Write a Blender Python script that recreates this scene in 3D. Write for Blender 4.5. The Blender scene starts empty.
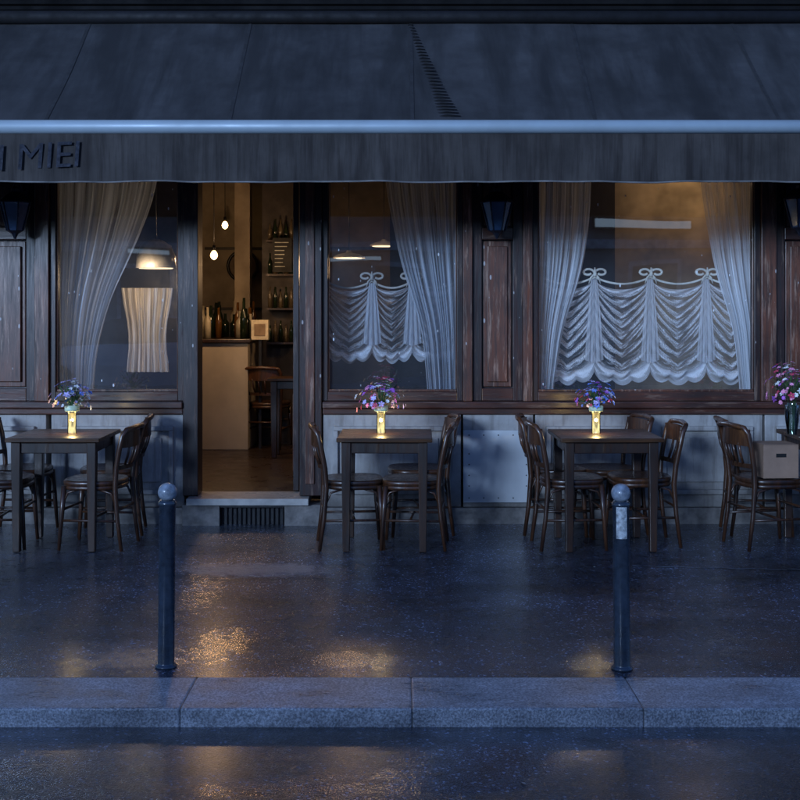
import bpy, bmesh, math, random
from math import sin, cos, pi, radians
from mathutils import Vector, Matrix
random.seed(7)
scene = bpy.context.scene
F = 1170.0      # focal length in photo px, eye height 1.6 m
EYE = 1.6
def PX(px, Y): return (px-400.0)*Y/F
def PZ(py, Y): return EYE + (310.0-py)*Y/F
YF = 8.8
def X(px): return PX(px, YF)
def Z(py): return PZ(py, YF)

# ------------------------------------------------------------ mesh builder
class MB:
    def __init__(s):
        s.v=[]; s.f=[]; s.m=[]; s.sm=[]; s.uv={}
    def face(s, idx, m=0, smooth=False, uv=None):
        s.f.append(tuple(idx)); s.m.append(m); s.sm.append(smooth)
        if uv: s.uv[len(s.f)-1]=uv
    def box(s, x0,x1,y0,y1,z0,z1,m=0):
        if x0>x1: x0,x1=x1,x0
        if y0>y1: y0,y1=y1,y0
        if z0>z1: z0,z1=z1,z0
        b=len(s.v)
        s.v += [(x0,y0,z0),(x1,y0,z0),(x1,y1,z0),(x0,y1,z0),(x0,y0,z1),(x1,y0,z1),(x1,y1,z1),(x0,y1,z1)]
        for q in [(0,3,2,1),(4,5,6,7),(0,1,5,4),(1,2,6,5),(2,3,7,6),(3,0,4,7)]:
            s.face([b+i for i in q],m)
    def lathe(s, prof, cx,cy, m=0, seg=20, smooth=True, cap=True):
        b=len(s.v)
        for (r,z) in prof:
            for i in range(seg):
                a=2*pi*i/seg
                s.v.append((cx+r*cos(a),cy+r*sin(a),z))
        for j in range(len(prof)-1):
            for i in range(seg):
                i2=(i+1)%seg
                s.face([b+j*seg+i,b+j*seg+i2,b+(j+1)*seg+i2,b+(j+1)*seg+i],m,smooth)
        if cap:
            s.face([b+i for i in range(seg)][::-1],m)
            n=len(prof)-1
            s.face([b+n*seg+i for i in range(seg)],m)
    def tube(s, pts, rad, m=0, seg=8, closed=False):
        pts=[Vector(p) for p in pts]; n=len(pts)
        if not hasattr(rad,'__len__'): rad=[rad]*n
        b=len(s.v)
        up=None
        for i in range(n):
            if closed: t=(pts[(i+1)%n]-pts[i-1])
            elif i==0: t=pts[1]-pts[0]
            elif i==n-1: t=pts[-1]-pts[-2]
            else: t=pts[i+1]-pts[i-1]
            t.normalize()
            if up is None:
                up=Vector((0,0,1)) if abs(t.z)<0.9 else Vector((1,0,0))
            a=t.cross(up)
            if a.length<1e-5: a=t.cross(Vector((0,1,0)))
            a.normalize(); c=a.cross(t).normalized(); up=c
            for k in range(seg):
                an=2*pi*k/seg
                p=pts[i]+a*(rad[i]*cos(an))+c*(rad[i]*sin(an))
                s.v.append(tuple(p))
        rng=n if closed else n-1
        for i in range(rng):
            i2=(i+1)%n
            for k in range(seg):
                k2=(k+1)%seg
                s.face([b+i*seg+k,b+i*seg+k2,b+i2*seg+k2,b+i2*seg+k],m,True)
        if not closed:
            s.face([b+k for k in range(seg)][::-1],m)
            s.face([b+(n-1)*seg+k for k in range(seg)],m)
    def grid(s, fn, nu, nv, m=0, smooth=True):
        b=len(s.v)
        for j in range(nv+1):
            for i in range(nu+1):
                s.v.append(tuple(fn(i/nu,j/nv)))
        for j in range(nv):
            for i in range(nu):
                a=b+j*(nu+1)+i
                s.face([a,a+1,a+nu+2,a+nu+1],m,smooth,
                   [(i/nu,j/nv),((i+1)/nu,j/nv),((i+1)/nu,(j+1)/nv),(i/nu,(j+1)/nv)])
    def quad(s,p,m=0):
        b=len(s.v); s.v+= [tuple(q) for q in p]; s.face(range(b,b+len(p)),m)
    def slab_curve(s, pts, h, t, m=0):
        n=len(pts); b=len(s.v)
        for i,p in enumerate(pts):
            a=Vector(pts[max(i-1,0)]); c=Vector(pts[min(i+1,n-1)])
            d=(c-a); d.z=0; d.normalize(); nr=Vector((-d.y,d.x,0))*t/2
            P=Vector(p)
            for q in (P-nr-Vector((0,0,h/2)),P+nr-Vector((0,0,h/2)),P+nr+Vector((0,0,h/2)),P-nr+Vector((0,0,h/2))):
                s.v.append(tuple(q))
        for i in range(n-1):
            for k in range(4):
                k2=(k+1)%4
                s.face([b+i*4+k,b+i*4+k2,b+(i+1)*4+k2,b+(i+1)*4+k],m,False)
        s.face([b+3,b+2,b+1,b],m); e=b+(n-1)*4; s.face([e,e+1,e+2,e+3],m)
    def obj(s,name,mats,parent=None,bevel=0,loc=None,rotz=0,scale=None):
        me=bpy.data.meshes.new(name); me.from_pydata(s.v,[],s.f)
        for m in mats: me.materials.append(m)
        uvl=me.uv_layers.new(name='UVMap')
        for p in me.polygons:
            p.material_index=s.m[p.index]; p.use_smooth=s.sm[p.index]
            if p.index in s.uv:
                for li,uv in zip(p.loop_indices,s.uv[p.index]): uvl.data[li].uv=uv
        me.update()
        o=bpy.data.objects.new(name,me); scene.collection.objects.link(o)
        if parent: o.parent=parent
        if loc: o.location=loc
        o.rotation_euler=(0,0,rotz)
        if scale: o.scale=scale
        if bevel:
            md=o.modifiers.new('bevel','BEVEL'); md.width=bevel; md.segments=2; md.limit_method='ANGLE'; md.angle_limit=radians(50)
        return o
def empty(name,loc=(0,0,0)):
    e=bpy.data.objects.new(name,None); e.location=loc; scene.collection.objects.link(e); return e

# ------------------------------------------------------------ materials
def newmat(name):
    m=bpy.data.materials.new(name); m.use_nodes=True
    nt=m.node_tree; nt.nodes.clear()
    out=nt.nodes.new('ShaderNodeOutputMaterial')
    return m,nt,out
def N(nt,t): return nt.nodes.new(t)
def L(nt,a,b): nt.links.new(a,b)
def coords(nt,scale=(1,1,1),kind='Object'):
    tc=N(nt,'ShaderNodeTexCoord')
    if scale==(1,1,1): return tc.outputs[kind]
    mp=N(nt,'ShaderNodeMapping'); mp.inputs['Scale'].default_value=scale
    L(nt,tc.outputs[kind],mp.inputs['Vector']); return mp.outputs['Vector']
def noise(nt,vec,scale,detail=2,rough=0.55,dist=0):
    n=N(nt,'ShaderNodeTexNoise'); n.inputs['Scale'].default_value=scale; n.inputs['Detail'].default_value=detail
    n.inputs['Roughness'].default_value=rough; n.inputs['Distortion'].default_value=dist
    L(nt,vec,n.inputs['Vector']); return n.outputs['Fac']
def ramp(nt,fac,stops):
    r=N(nt,'ShaderNodeValToRGB'); e=r.color_ramp.elements
    while len(e)>1: e.remove(e[-1])
    def C(c): return (*c,1) if hasattr(c,'__len__') else (c,c,c,1)
    e[0].position=stops[0][0]; e[0].color=C(stops[0][1])
    for p,c in stops[1:]:
        x=e.new(p); x.color=C(c)
    L(nt,fac,r.inputs['Fac']); return r.outputs['Color']
def mix(nt,fac,a,b,mode='MIX'):
    n=N(nt,'ShaderNodeMix'); n.data_type='RGBA'; n.blend_type=mode
    for s,v in ((0,fac),(6,a),(7,b)):
        if isinstance(v,bpy.types.NodeSocket): L(nt,v,n.inputs[s])
        else: n.inputs[s].default_value=v if s==0 else (*v,1)
    return n.outputs[2]
def math_(nt,op,a,b=None,clamp=False):
    n=N(nt,'ShaderNodeMath'); n.operation=op; n.use_clamp=clamp
    for i,v in enumerate((a,b)):
        if v is None: continue
        if isinstance(v,bpy.types.NodeSocket): L(nt,v,n.inputs[i])
        else: n.inputs[i].default_value=v
    return n.outputs[0]
def bump(nt,h,strength=0.3,dist=0.01,nrm=None):
    b=N(nt,'ShaderNodeBump'); b.inputs['Strength'].default_value=strength; b.inputs['Distance'].default_value=dist
    L(nt,h,b.inputs['Height'])
    if nrm: L(nt,nrm,b.inputs['Normal'])
    return b.outputs['Normal']
def princ(nt,out,col,rough=0.5,metal=0,nrm=None,spec=0.5,coat=0,coat_r=0.1,emis=None,estr=0):
    p=N(nt,'ShaderNodeBsdfPrincipled')
    for key,v in (('Base Color',col),('Roughness',rough),('Metallic',metal)):
        if isinstance(v,bpy.types.NodeSocket): L(nt,v,p.inputs[key])
        else: p.inputs[key].default_value=(*v,1) if key=='Base Color' else v
    p.inputs['Specular IOR Level'].default_value=spec
    p.inputs['Coat Weight'].default_value=coat; p.inputs['Coat Roughness'].default_value=coat_r
    if nrm: L(nt,nrm,p.inputs['Normal'])
    if emis: p.inputs['Emission Color'].default_value=(*emis,1); p.inputs['Emission Strength'].default_value=estr
    L(nt,p.outputs[0],out.inputs['Surface']); return p
def simple(name,c,rough=0.5,var=0.35,scale=8,metal=0,bs=0.0,stretch=(1,1,1),coat=0,emis=None,estr=0,spec=0.5):
    m,nt,out=newmat(name); v=coords(nt,stretch)
    n=noise(nt,v,scale,3,0.62); d=tuple(x*(1-var) for x in c); l=tuple(min(1,x*(1+var)) for x in c)
    col=ramp(nt,n,[(0.3,d),(0.7,l)]); r=ramp(nt,n,[(0.3,min(1,rough+0.12)),(0.7,max(0.03,rough-0.12))])
    nb=bump(nt,noise(nt,v,scale*6,1),bs,0.004) if bs>0.06 else None
    princ(nt,out,col,r,metal,nb,coat=coat,emis=emis,estr=estr,spec=spec); return m

def wood(name,dark,mid,worn,rough=0.42,axis='z',wear=0.62,coat=0.25,drop_glints=False,spec=0.5):
    m,nt,out=newmat(name)
    st={'z':(14,14,1.1),'x':(1.1,14,14),'y':(14,1.1,14)}[axis]
    v=coords(nt,st); vo=coords(nt)
    g=noise(nt,v,3.0,4,0.65,0.4)
    col=ramp(nt,g,[(0.28,dark),(0.55,mid),(0.8,tuple(x*1.6 for x in mid))])
    w=noise(nt,coords(nt,tuple(0.4*x for x in st)),5.5,5,0.75)
    wf=ramp(nt,w,[(wear-0.05,0.0),(wear+0.06,0.85)])
    big=ramp(nt,noise(nt,vo,2.2,2),[(0.3,0.35),(0.7,1.3)])
    col=mix(nt,wf,col,worn); col=mix(nt,1.0,col,big,'MULTIPLY')
    if drop_glints:   # rain streak highlights painted into the wood colour as pale worn specks
        vor=N(nt,'ShaderNodeTexVoronoi'); vor.inputs['Scale'].default_value=22; L(nt,coords(nt,(1,1,0.4)),vor.inputs['Vector'])
        sc=N(nt,'ShaderNodeSeparateColor'); L(nt,vor.outputs['Color'],sc.inputs[0])
        dd=math_(nt,'LESS_THAN',vor.outputs['Distance'],math_(nt,'MULTIPLY',math_(nt,'SUBTRACT',sc.outputs[0],0.62),0.42))
        col=mix(nt,math_(nt,'MULTIPLY',dd,0.6),col,(0.5,0.5,0.52))
    r=ramp(nt,g,[(0.3,rough+0.2),(0.7,max(0.1,rough-0.1))])
    princ(nt,out,col,r,0,bump(nt,w,0.3,0.004),coat=coat,coat_r=0.2,spec=spec); return m

WOOD_RED=wood('old_red_wood',(0.022,0.009,0.006),(0.115,0.042,0.024),(0.30,0.19,0.14),0.36,wear=0.58,drop_glints=True)
WOOD_REDX=wood('old_red_wood_h',(0.022,0.009,0.007),(0.075,0.029,0.019),(0.22,0.14,0.10),0.32,'x',wear=0.60)
WOOD_DARK=wood('dark_frame_wood',(0.007,0.005,0.005),(0.034,0.015,0.012),(0.17,0.11,0.08),0.36,wear=0.61,drop_glints=True)
WOOD_CHAIR=wood('bentwood',(0.016,0.007,0.004),(0.080,0.031,0.013),(0.18,0.095,0.045),0.34,'z',wear=0.66,coat=0.35)
WOOD_TABLE=wood('table_wood',(0.020,0.010,0.005),(0.085,0.038,0.016),(0.19,0.105,0.05),0.30,'x',wear=0.66,coat=0.2,spec=0.35)
WOOD_TLEG=wood('table_leg_wood',(0.013,0.007,0.005),(0.05,0.022,0.011),(0.14,0.08,0.04),0.36,'z',wear=0.66,coat=0.3)

def riser_mat():
    m,nt,out=newmat('grey_painted_riser'); v=coords(nt)
    st=noise(nt,coords(nt,(7,7,0.8)),3,4,0.65); n=noise(nt,v,5,4,0.65)
    col=ramp(nt,n,[(0.3,(0.27,0.25,0.235)),(0.7,(0.43,0.41,0.39))])
    col=mix(nt,ramp(nt,st,[(0.5,0.0),(0.78,0.8)]),col,(0.12,0.10,0.085))
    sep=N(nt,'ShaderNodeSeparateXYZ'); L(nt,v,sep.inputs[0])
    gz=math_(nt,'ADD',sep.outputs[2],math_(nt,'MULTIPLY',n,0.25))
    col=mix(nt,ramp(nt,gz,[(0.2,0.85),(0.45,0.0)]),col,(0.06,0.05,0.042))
    princ(nt,out,col,0.42,0,bump(nt,n,0.2,0.004)); return m
RISER=riser_mat()
STONE=simple('plinth_stone',(0.17,0.155,0.145),0.45,0.5,9,bs=0.5)
STEP=simple('step_stone',(0.42,0.40,0.37),0.35,0.3,7,bs=0.3)
COVER=simple('painted_steel_cover',(0.50,0.51,0.52),0.4,0.15,3)
DARK=simple('black_iron',(0.012,0.012,0.014),0.4,0.3,8)
BLACK=simple('black_void',(0.006,0.006,0.006),0.7)
LANT=simple('lantern_iron',(0.012,0.018,0.035),0.35,0.3,20,metal=0.3)
BOLL=simple('bollard_paint',(0.030,0.042,0.060),0.24,0.5,16,bs=0.12,coat=0.8)
BALLM=simple('bollard_ball',(0.26,0.30,0.35),0.3,0.5,30,bs=0.3,coat=0.6)
STICK=simple('sticker_paper',(0.5,0.52,0.52),0.5,0.6,60)
FACADE=simple('upper_facade_stone',(0.28,0.26,0.24),0.75,0.2,2)
CORN=simple('cornice_dark_paint',(0.005,0.005,0.006),0.8,0.3,4,spec=0.1)
PLAST=simple('interior_plaster',(0.31,0.25,0.18),0.8,0.3,3)
OCHRE=simple('ochre_wall',(0.33,0.25,0.16),0.8,0.5,2.5)
CEIL=simple('ceiling_plaster',(0.2,0.17,0.14),0.8,0.1,2)
INFLOOR=simple('interior_floor_tile',(0.035,0.022,0.018),0.35,0.35,6)
CREAM=simple('counter_cream_panel',(0.46,0.39,0.30),0.5,0.15,3)
BOTT=simple('bottle_glass_green',(0.01,0.018,0.008),0.08,0.3,5)
GREEN=simple('leaf_green',(0.05,0.12,0.04),0.5,0.4,20)
CARD=simple('cardboard',(0.30,0.19,0.13),0.7,0.15,6)

def asphalt(name,base,wet_lo,wet_hi,pave=False):
    m,nt,out=newmat(name); v=coords(nt)
    fine=noise(nt,v,130,1,0.7); mid=noise(nt,v,11,4,0.7); big=noise(nt,coords(nt,(0.8,1.4,1)),1.3,4,0.62,0.4)
    vor=N(nt,'ShaderNodeTexVoronoi'); vor.inputs['Scale'].default_value=110; L(nt,v,vor.inputs['Vector'])
    col=ramp(nt,fine,[(0.3,tuple(x*0.30 for x in base)),(0.55,base),(0.75,tuple(x*3.0 for x in base))])
    sepc=N(nt,'ShaderNodeSeparateColor'); L(nt,vor.outputs['Color'],sepc.inputs[0])
    col=mix(nt,ramp(nt,sepc.outputs[0],[(0.92,0.0),(0.98,1.0)]),col,tuple(min(.5,x*6) for x in base))
    col=mix(nt,1.0,col,ramp(nt,mid,[(0.3,0.40),(0.7,1.6)]),'MULTIPLY')
    col=mix(nt,1.0,col,ramp(nt,big,[(0.35,0.40),(0.65,1.6)]),'MULTIPLY')
    wet=ramp(nt,big,[(0.46,0.0),(0.58,1.0)])
    if pave:
        sep=N(nt,'ShaderNodeSeparateXYZ'); L(nt,v,sep.inputs[0])
        def ell(cx,cy,rx,ry,amp=4.2):
            dx=math_(nt,'DIVIDE',math_(nt,'SUBTRACT',sep.outputs[0],cx),rx)
            dy=math_(nt,'DIVIDE',math_(nt,'SUBTRACT',sep.outputs[1],cy),ry)
            d=math_(nt,'ADD',math_(nt,'MULTIPLY',dx,dx),math_(nt,'MULTIPLY',dy,dy))
            return math_(nt,'ADD',d,math_(nt,'MULTIPLY',math_(nt,'SUBTRACT',mid,0.5),amp))
        pf=ramp(nt,ell(-0.88,7.20,0.52,0.22,3.2),[(0.3,0.9),(1.2,0.0)])
        col=mix(nt,pf,col,(0.30,0.31,0.33))
        d=None
        for e in ((-0.24,5.34,0.42,0.18),(-1.22,5.36,0.38,0.22),(-0.84,5.6,0.2,0.4),(0.85,5.32,0.4,0.14),(1.75,5.55,0.3,0.35),(2.2,7.0,0.5,0.1),(-1.25,6.6,0.3,0.7)):
            q=ell(*e); d=q if d is None else math_(nt,'MINIMUM',d,q)
        wet=math_(nt,'MAXIMUM',math_(nt,'MULTIPLY',wet,0.55),ramp(nt,d,[(0.4,1.0),(1.5,0.0)]))
    r=mix(nt,wet,ramp(nt,mid,[(0.3,wet_hi),(0.7,wet_lo)]),(0.14,0.14,0.14))
    h=math_(nt,'ADD',math_(nt,'MULTIPLY',fine,0.7),math_(nt,'MULTIPLY',vor.outputs['Distance'],0.8))
    h2=math_(nt,'MULTIPLY',h,math_(nt,'SUBTRACT',1.0,math_(nt,'MULTIPLY',wet,0.80)))
    nb=bump(nt,h2,0.6,0.009)
    princ(nt,out,col,r,0,nb,spec=0.95,coat=0.4,coat_r=0.24); return m
PAVE=asphalt('wet_pavement_asphalt',(0.046,0.054,0.076),0.12,0.34,True)
ROAD=asphalt('wet_road_asphalt',(0.036,0.042,0.056),0.16,0.36)
def kerbm():
    m,nt,out=newmat('granite_kerb'); v=coords(nt)
    f=noise(nt,v,110,1,0.8); b=noise(nt,coords(nt,(1,2.2,2)),2.5,4,0.7)
    col=ramp(nt,f,[(0.33,(0.26,0.27,0.28)),(0.5,(0.45,0.46,0.48)),(0.64,(0.70,0.71,0.73))])
    col=mix(nt,1.0,col,ramp(nt,b,[(0.3,0.45),(0.66,1.15)]),'MULTIPLY')
    r=ramp(nt,b,[(0.35,0.24),(0.65,0.45)])
    princ(nt,out,col,r,0,bump(nt,f,0.5,0.006),spec=0.7); return m
KERB=kerbm()
def awnm(name,base,streak,st_scale):
    m,nt,out=newmat(name); v=coords(nt)
    st=noise(nt,coords(nt,st_scale),2.2,4,0.65,0.2); n=noise(nt,v,3,4,0.65)
    col=ramp(nt,n,[(0.3,tuple(x*0.65 for x in base)),(0.7,tuple(x*1.35 for x in base))])
    col=mix(nt,ramp(nt,st,[(0.42,0.0),(0.66,0.8)]),col,streak)
    princ(nt,out,col,0.75,0,bump(nt,st,0.3,0.012),spec=0.2); return m
AWN=awnm('awning_canvas',(0.037,0.037,0.041),(0.017,0.017,0.019),(2.2,0.35,0.35))
VAL=awnm('valance_canvas',(0.038,0.033,0.032),(0.015,0.0115,0.011),(12,1,0.8))
BAR=simple('aluminium_bar',(0.27,0.33,0.38),0.45,0.12,3,metal=0.1)
INK=simple('faded_lettering',(0.005,0.007,0.018),0.8,0.5,30)

def glassm():
    m,nt,out=newmat('window_glass'); v=coords(nt)
    tr=N(nt,'ShaderNodeBsdfTransparent'); tr.inputs[0].default_value=(0.93,0.95,0.97,1)
    gl=N(nt,'ShaderNodeBsdfGlossy'); gl.inputs['Roughness'].default_value=0.015; gl.inputs['Color'].default_value=(1,1,1,1)
    wav=bump(nt,noise(nt,v,1.4,0),0.12,0.02); L(nt,wav,gl.inputs['Normal'])
    fr=N(nt,'ShaderNodeFresnel'); fr.inputs['IOR'].default_value=1.5
    f=math_(nt,'MULTIPLY',fr.outputs[0],4.4,True)
    m1=N(nt,'ShaderNodeMixShader'); L(nt,f,m1.inputs[0]); L(nt,tr.outputs[0],m1.inputs[1]); L(nt,gl.outputs[0],m1.inputs[2])
    vor=N(nt,'ShaderNodeTexVoronoi'); vor.inputs['Scale'].default_value=24; L(nt,coords(nt,(1,1,0.45)),vor.inputs['Vector'])
    sc=N(nt,'ShaderNodeSeparateColor'); L(nt,vor.outputs['Color'],sc.inputs[0])
    thr=math_(nt,'MULTIPLY',math_(nt,'SUBTRACT',sc.outputs[0],0.55),0.34)
    dots=math_(nt,'LESS_THAN',vor.outputs['Distance'],thr)
    cl=noise(nt,v,2.3,1); haze=math_(nt,'MULTIPLY',cl,0.05)
    clr=ramp(nt,cl,[(0.36,0.0),(0.56,0.8)])
    df=N(nt,'ShaderNodeBsdfDiffuse'); df.inputs[0].default_value=(0.75,0.8,0.85,1)
    fac=math_(nt,'ADD',math_(nt,'MULTIPLY',dots,clr),haze,True)
    m2=N(nt,'ShaderNodeMixShader'); L(nt,fac,m2.inputs[0]); L(nt,m1.outputs[0],m2.inputs[1]); L(nt,df.outputs[0],m2.inputs[2])
    L(nt,m2.outputs[0],out.inputs['Surface']); return m
GLASS=glassm()

def cloth(name,col,alpha,lace=False,vfreq=0,trl=0.35):
    m,nt,out=newmat(name)
    df=N(nt,'ShaderNodeBsdfDiffuse'); df.inputs[0].default_value=(*col,1)
    tl=N(nt,'ShaderNodeBsdfTranslucent'); tl.inputs[0].default_value=(*col,1)
    mm=N(nt,'ShaderNodeMixShader'); mm.inputs[0].default_value=trl; L(nt,df.outputs[0],mm.inputs[1]); L(nt,tl.outputs[0],mm.inputs[2])
    tr=N(nt,'ShaderNodeBsdfTransparent')
    m2=N(nt,'ShaderNodeMixShader')
    uv=coords(nt,(1,1,1),'UV')
    if lace:
        sep=N(nt,'ShaderNodeSeparateXYZ'); L(nt,uv,sep.inputs[0])
        n=noise(nt,coords(nt,(3,26,1),'UV'),1.0,2)
        st=math_(nt,'SINE',math_(nt,'ADD',math_(nt,'MULTIPLY',sep.outputs[1],vfreq),math_(nt,'MULTIPLY',n,9)))
        fn_=noise(nt,coords(nt,(60,90,1),'UV'),1.0,0)
        s2=ramp(nt,math_(nt,'ADD',math_(nt,'MULTIPLY',st,0.5),0.5),[(0.1,0.10*alpha),(0.8,1.0*alpha)])
        s2=math_(nt,'MULTIPLY',s2,ramp(nt,fn_,[(0.35,0.5),(0.6,1.0)]))
        band=ramp(nt,sep.outputs[1],[(0.0,0.9),(0.05,0.9),(0.065,0.0),(0.86,0.0),(0.90,0.7),(1.0,0.9)])
        a=math_(nt,'ADD',s2,math_(nt,'MULTIPLY',band,0.5),True)
    else:
        n=noise(nt,coords(nt,(34,1.5,1),'UV'),1,2); a=ramp(nt,n,[(0.32,alpha*0.35),(0.68,min(1,alpha*1.3))])
    L(nt,a,m2.inputs[0]); L(nt,tr.outputs[0],m2.inputs[1]); L(nt,mm.outputs[0],m2.inputs[2])
    L(nt,m2.outputs[0],out.inputs['Surface']); return m
DRAPE=cloth('sheer_drape',(0.66,0.72,0.80),0.72,trl=0.12)
DRAPEB=cloth('sheer_drape_bright',(0.92,0.94,0.97),0.95,trl=0.08)
LACE=cloth('lace_cloth',(0.94,0.94,0.96),0.92,True,58,0.08)
LACE2=cloth('lace_cloth_dim',(0.8,0.84,0.9),0.6,True,58,0.1)
SHEERW=cloth('ivory_sheer',(0.85,0.80,0.72),0.95,trl=0.45)
TAIL=cloth('lace_tail',(0.88,0.89,0.92),0.6,trl=0.15)

def emit(name,c,s):
    m,nt,out=newmat(name); e=N(nt,'ShaderNodeEmission'); e.inputs[0].default_value=(*c,1); e.inputs[1].default_value=s
    L(nt,e.outputs[0],out.inputs['Surface']); return m
BULB=emit('lit_bulb',(1,0.62,0.25),10)
def candlem():
    m,nt,out=newmat('lit_vase_glow'); v=coords(nt)
    sep=N(nt,'ShaderNodeSeparateXYZ'); L(nt,v,sep.inputs[0])
    n=noise(nt,coords(nt,(60,60,18)),1,2)
    s=ramp(nt,n,[(0.35,0.35),(0.6,2.2)])
    e=N(nt,'ShaderNodeEmission'); c=ramp(nt,sep.outputs[2],[(0.78,(1,0.80,0.38)),(0.92,(0.8,0.5,0.14))]); L(nt,c,e.inputs[0])
    L(nt,s,e.inputs[1])
    t=N(nt,'ShaderNodeBsdfTransparent'); mx=N(nt,'ShaderNodeMixShader'); mx.inputs[0].default_value=0.45
    L(nt,t.outputs[0],mx.inputs[1]); L(nt,e.outputs[0],mx.inputs[2]); L(nt,mx.outputs[0],out.inputs['Surface']); return m
CANDLE=candlem()
SHADE=simple('enamel_lamp_shade',(0.45,0.42,0.36),0.4,emis=(1,0.65,0.3),estr=0.04)
DIFF=emit('lamp_diffuser',(1,0.75,0.45),2.0)

# ------------------------------------------------------------ ground
ZR=-0.062
YK0,YK1=4.69,5.09
g=MB(); g.quad([(-300,-300,ZR-0.03),(300,-300,ZR-0.03),(300,300,ZR-0.03),(-300,300,ZR-0.03)])
g.obj('ground',[simple('earth_ground',(0.05,0.05,0.05),0.9)])
r=MB()
def roadf(u,v): return (-40+80*u, -6.2+(YK0-0.001+6.2)*v, ZR-0.01*max(0,(v-0.95)/0.05))
r.grid(roadf,8,60); r.obj('road',[ROAD])
p=MB()
def pavef(u,v):
    return (-40+80*u, YK1+0.004+(YF-0.05-YK1)*v, 0.0)
p.grid(pavef,80,30); p.obj('pavement',[PAVE])
k=MB(); w=1.86/2; x=PX(180,4.69)-w*40
while x<38:
    dz=random.uniform(-0.002,0.002)
    k.box(x+0.001,x+w-0.001,YK0+random.uniform(-0.003,0.003),YK1,-0.3,0.005+dz); x+=w
k.obj('kerb',[KERB],bevel=0.008)
kb=MB(); kb.box(-36,36,YK0+0.01,YK1-0.01,-0.31,-0.001); kb.obj('kerb_mortar_bed',[STONE])
fp=MB(); fp.box(-40,40,-9.0,-6.2,-0.3,0.02); fp.obj('opposite_pavement',[KERB],bevel=0.01)
sm=MB(); pts=[]
for t in range(60):
    u=t/59; pts.append((1.45+2.4*u,7.30-0.12*min(1,u*2.2)+0.012*sin(t*1.1)+0.006*sin(t*2.7),0.0035))
for a,b in zip(pts[:-1],pts[1:]):
    wa=0.004+0.007*abs(sin(a[0]*7)); wb_=0.004+0.007*abs(sin(b[0]*7))
    sm.quad([(a[0],a[1]-wa,a[2]),(b[0],b[1]-wb_,b[2]),(b[0],b[1]+wb_,b[2]),(a[0],a[1]+wa,a[2])])
sm.obj('pavement_seam',[simple('seam_mortar',(0.16,0.17,0.19),0.35,0.9,9)])

# ------------------------------------------------------------ restaurant building
B=empty('restaurant_building')
ZT=2.78
u=MB()
u.box(-9,9,YF+0.02,YF+0.35,4.15,9.5,0)
for zz in (3.86+1.2,8.2): u.box(-9.03,9.03,YF-0.03,YF+0.02,zz,zz+0.12,0)
u.obj('upper_wall',[FACADE],B)
uw=MB()
for xx in (-6.2,-3.2,-0.2,2.8,5.8):
    uw.box(xx-0.6,xx+0.6,YF+0.0,YF+0.018,5.4,7.6,0)
    uw.box(xx-0.52,xx-0.03,YF-0.02,YF-0.004,5.48,7.5,1); uw.box(xx+0.03,xx+0.52,YF-0.02,YF-0.004,5.48,7.5,1)
uw.obj('upper_windows',[simple('white_joinery',(0.45,0.45,0.45),0.5),simple('dark_pane',(0.02,0.025,0.03),0.05)],B,bevel=0.004)
c=MB()
c.box(-9,9,YF-0.02,YF+0.34,ZT,3.72,0)
c.box(-9,9,YF-0.14,YF+0.3,3.82,3.855,0); c.box(-9,9,YF-0.10,YF+0.3,3.72,3.82,0)
c.box(-9,9,YF-0.2,YF+0.34,3.905,4.15,0); c.box(-9,9,YF-0.16,YF+0.2,3.857,3.903,0)
c.obj('fascia_and_cornice',[CORN],B,bevel=0.008)
pl=MB()
segs=[(-9*F/YF+400,196),(306,9*F/YF+400)]
for a,b in segs: pl.box(X(a),X(b),YF-0.05,YF+0.2,-0.05,0.12)
pl.obj('stone_plinth',[STONE],B,bevel=0.008)
ri=MB()
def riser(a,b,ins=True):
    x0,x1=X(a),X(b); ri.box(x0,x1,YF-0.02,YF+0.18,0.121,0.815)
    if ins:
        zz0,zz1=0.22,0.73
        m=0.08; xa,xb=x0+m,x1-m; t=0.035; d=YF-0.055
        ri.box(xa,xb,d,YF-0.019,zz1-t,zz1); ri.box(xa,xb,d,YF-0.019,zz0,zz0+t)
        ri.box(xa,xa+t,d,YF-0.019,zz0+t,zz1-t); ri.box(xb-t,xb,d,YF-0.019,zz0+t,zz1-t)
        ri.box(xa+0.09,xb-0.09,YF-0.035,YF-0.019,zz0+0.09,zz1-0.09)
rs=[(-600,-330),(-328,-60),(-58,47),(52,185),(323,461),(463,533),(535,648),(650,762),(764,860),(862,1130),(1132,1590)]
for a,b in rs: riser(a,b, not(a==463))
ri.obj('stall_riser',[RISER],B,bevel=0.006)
si=MB()
for a,b in [(-790,184),(323,1590)]:
    si.box(X(a),X(b),YF-0.075,YF+0.2,0.865,0.915); si.box(X(a),X(b),YF-0.045,YF+0.2,0.817,0.863)
si.obj('window_sill',[WOOD_REDX],B,bevel=0.008)

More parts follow.
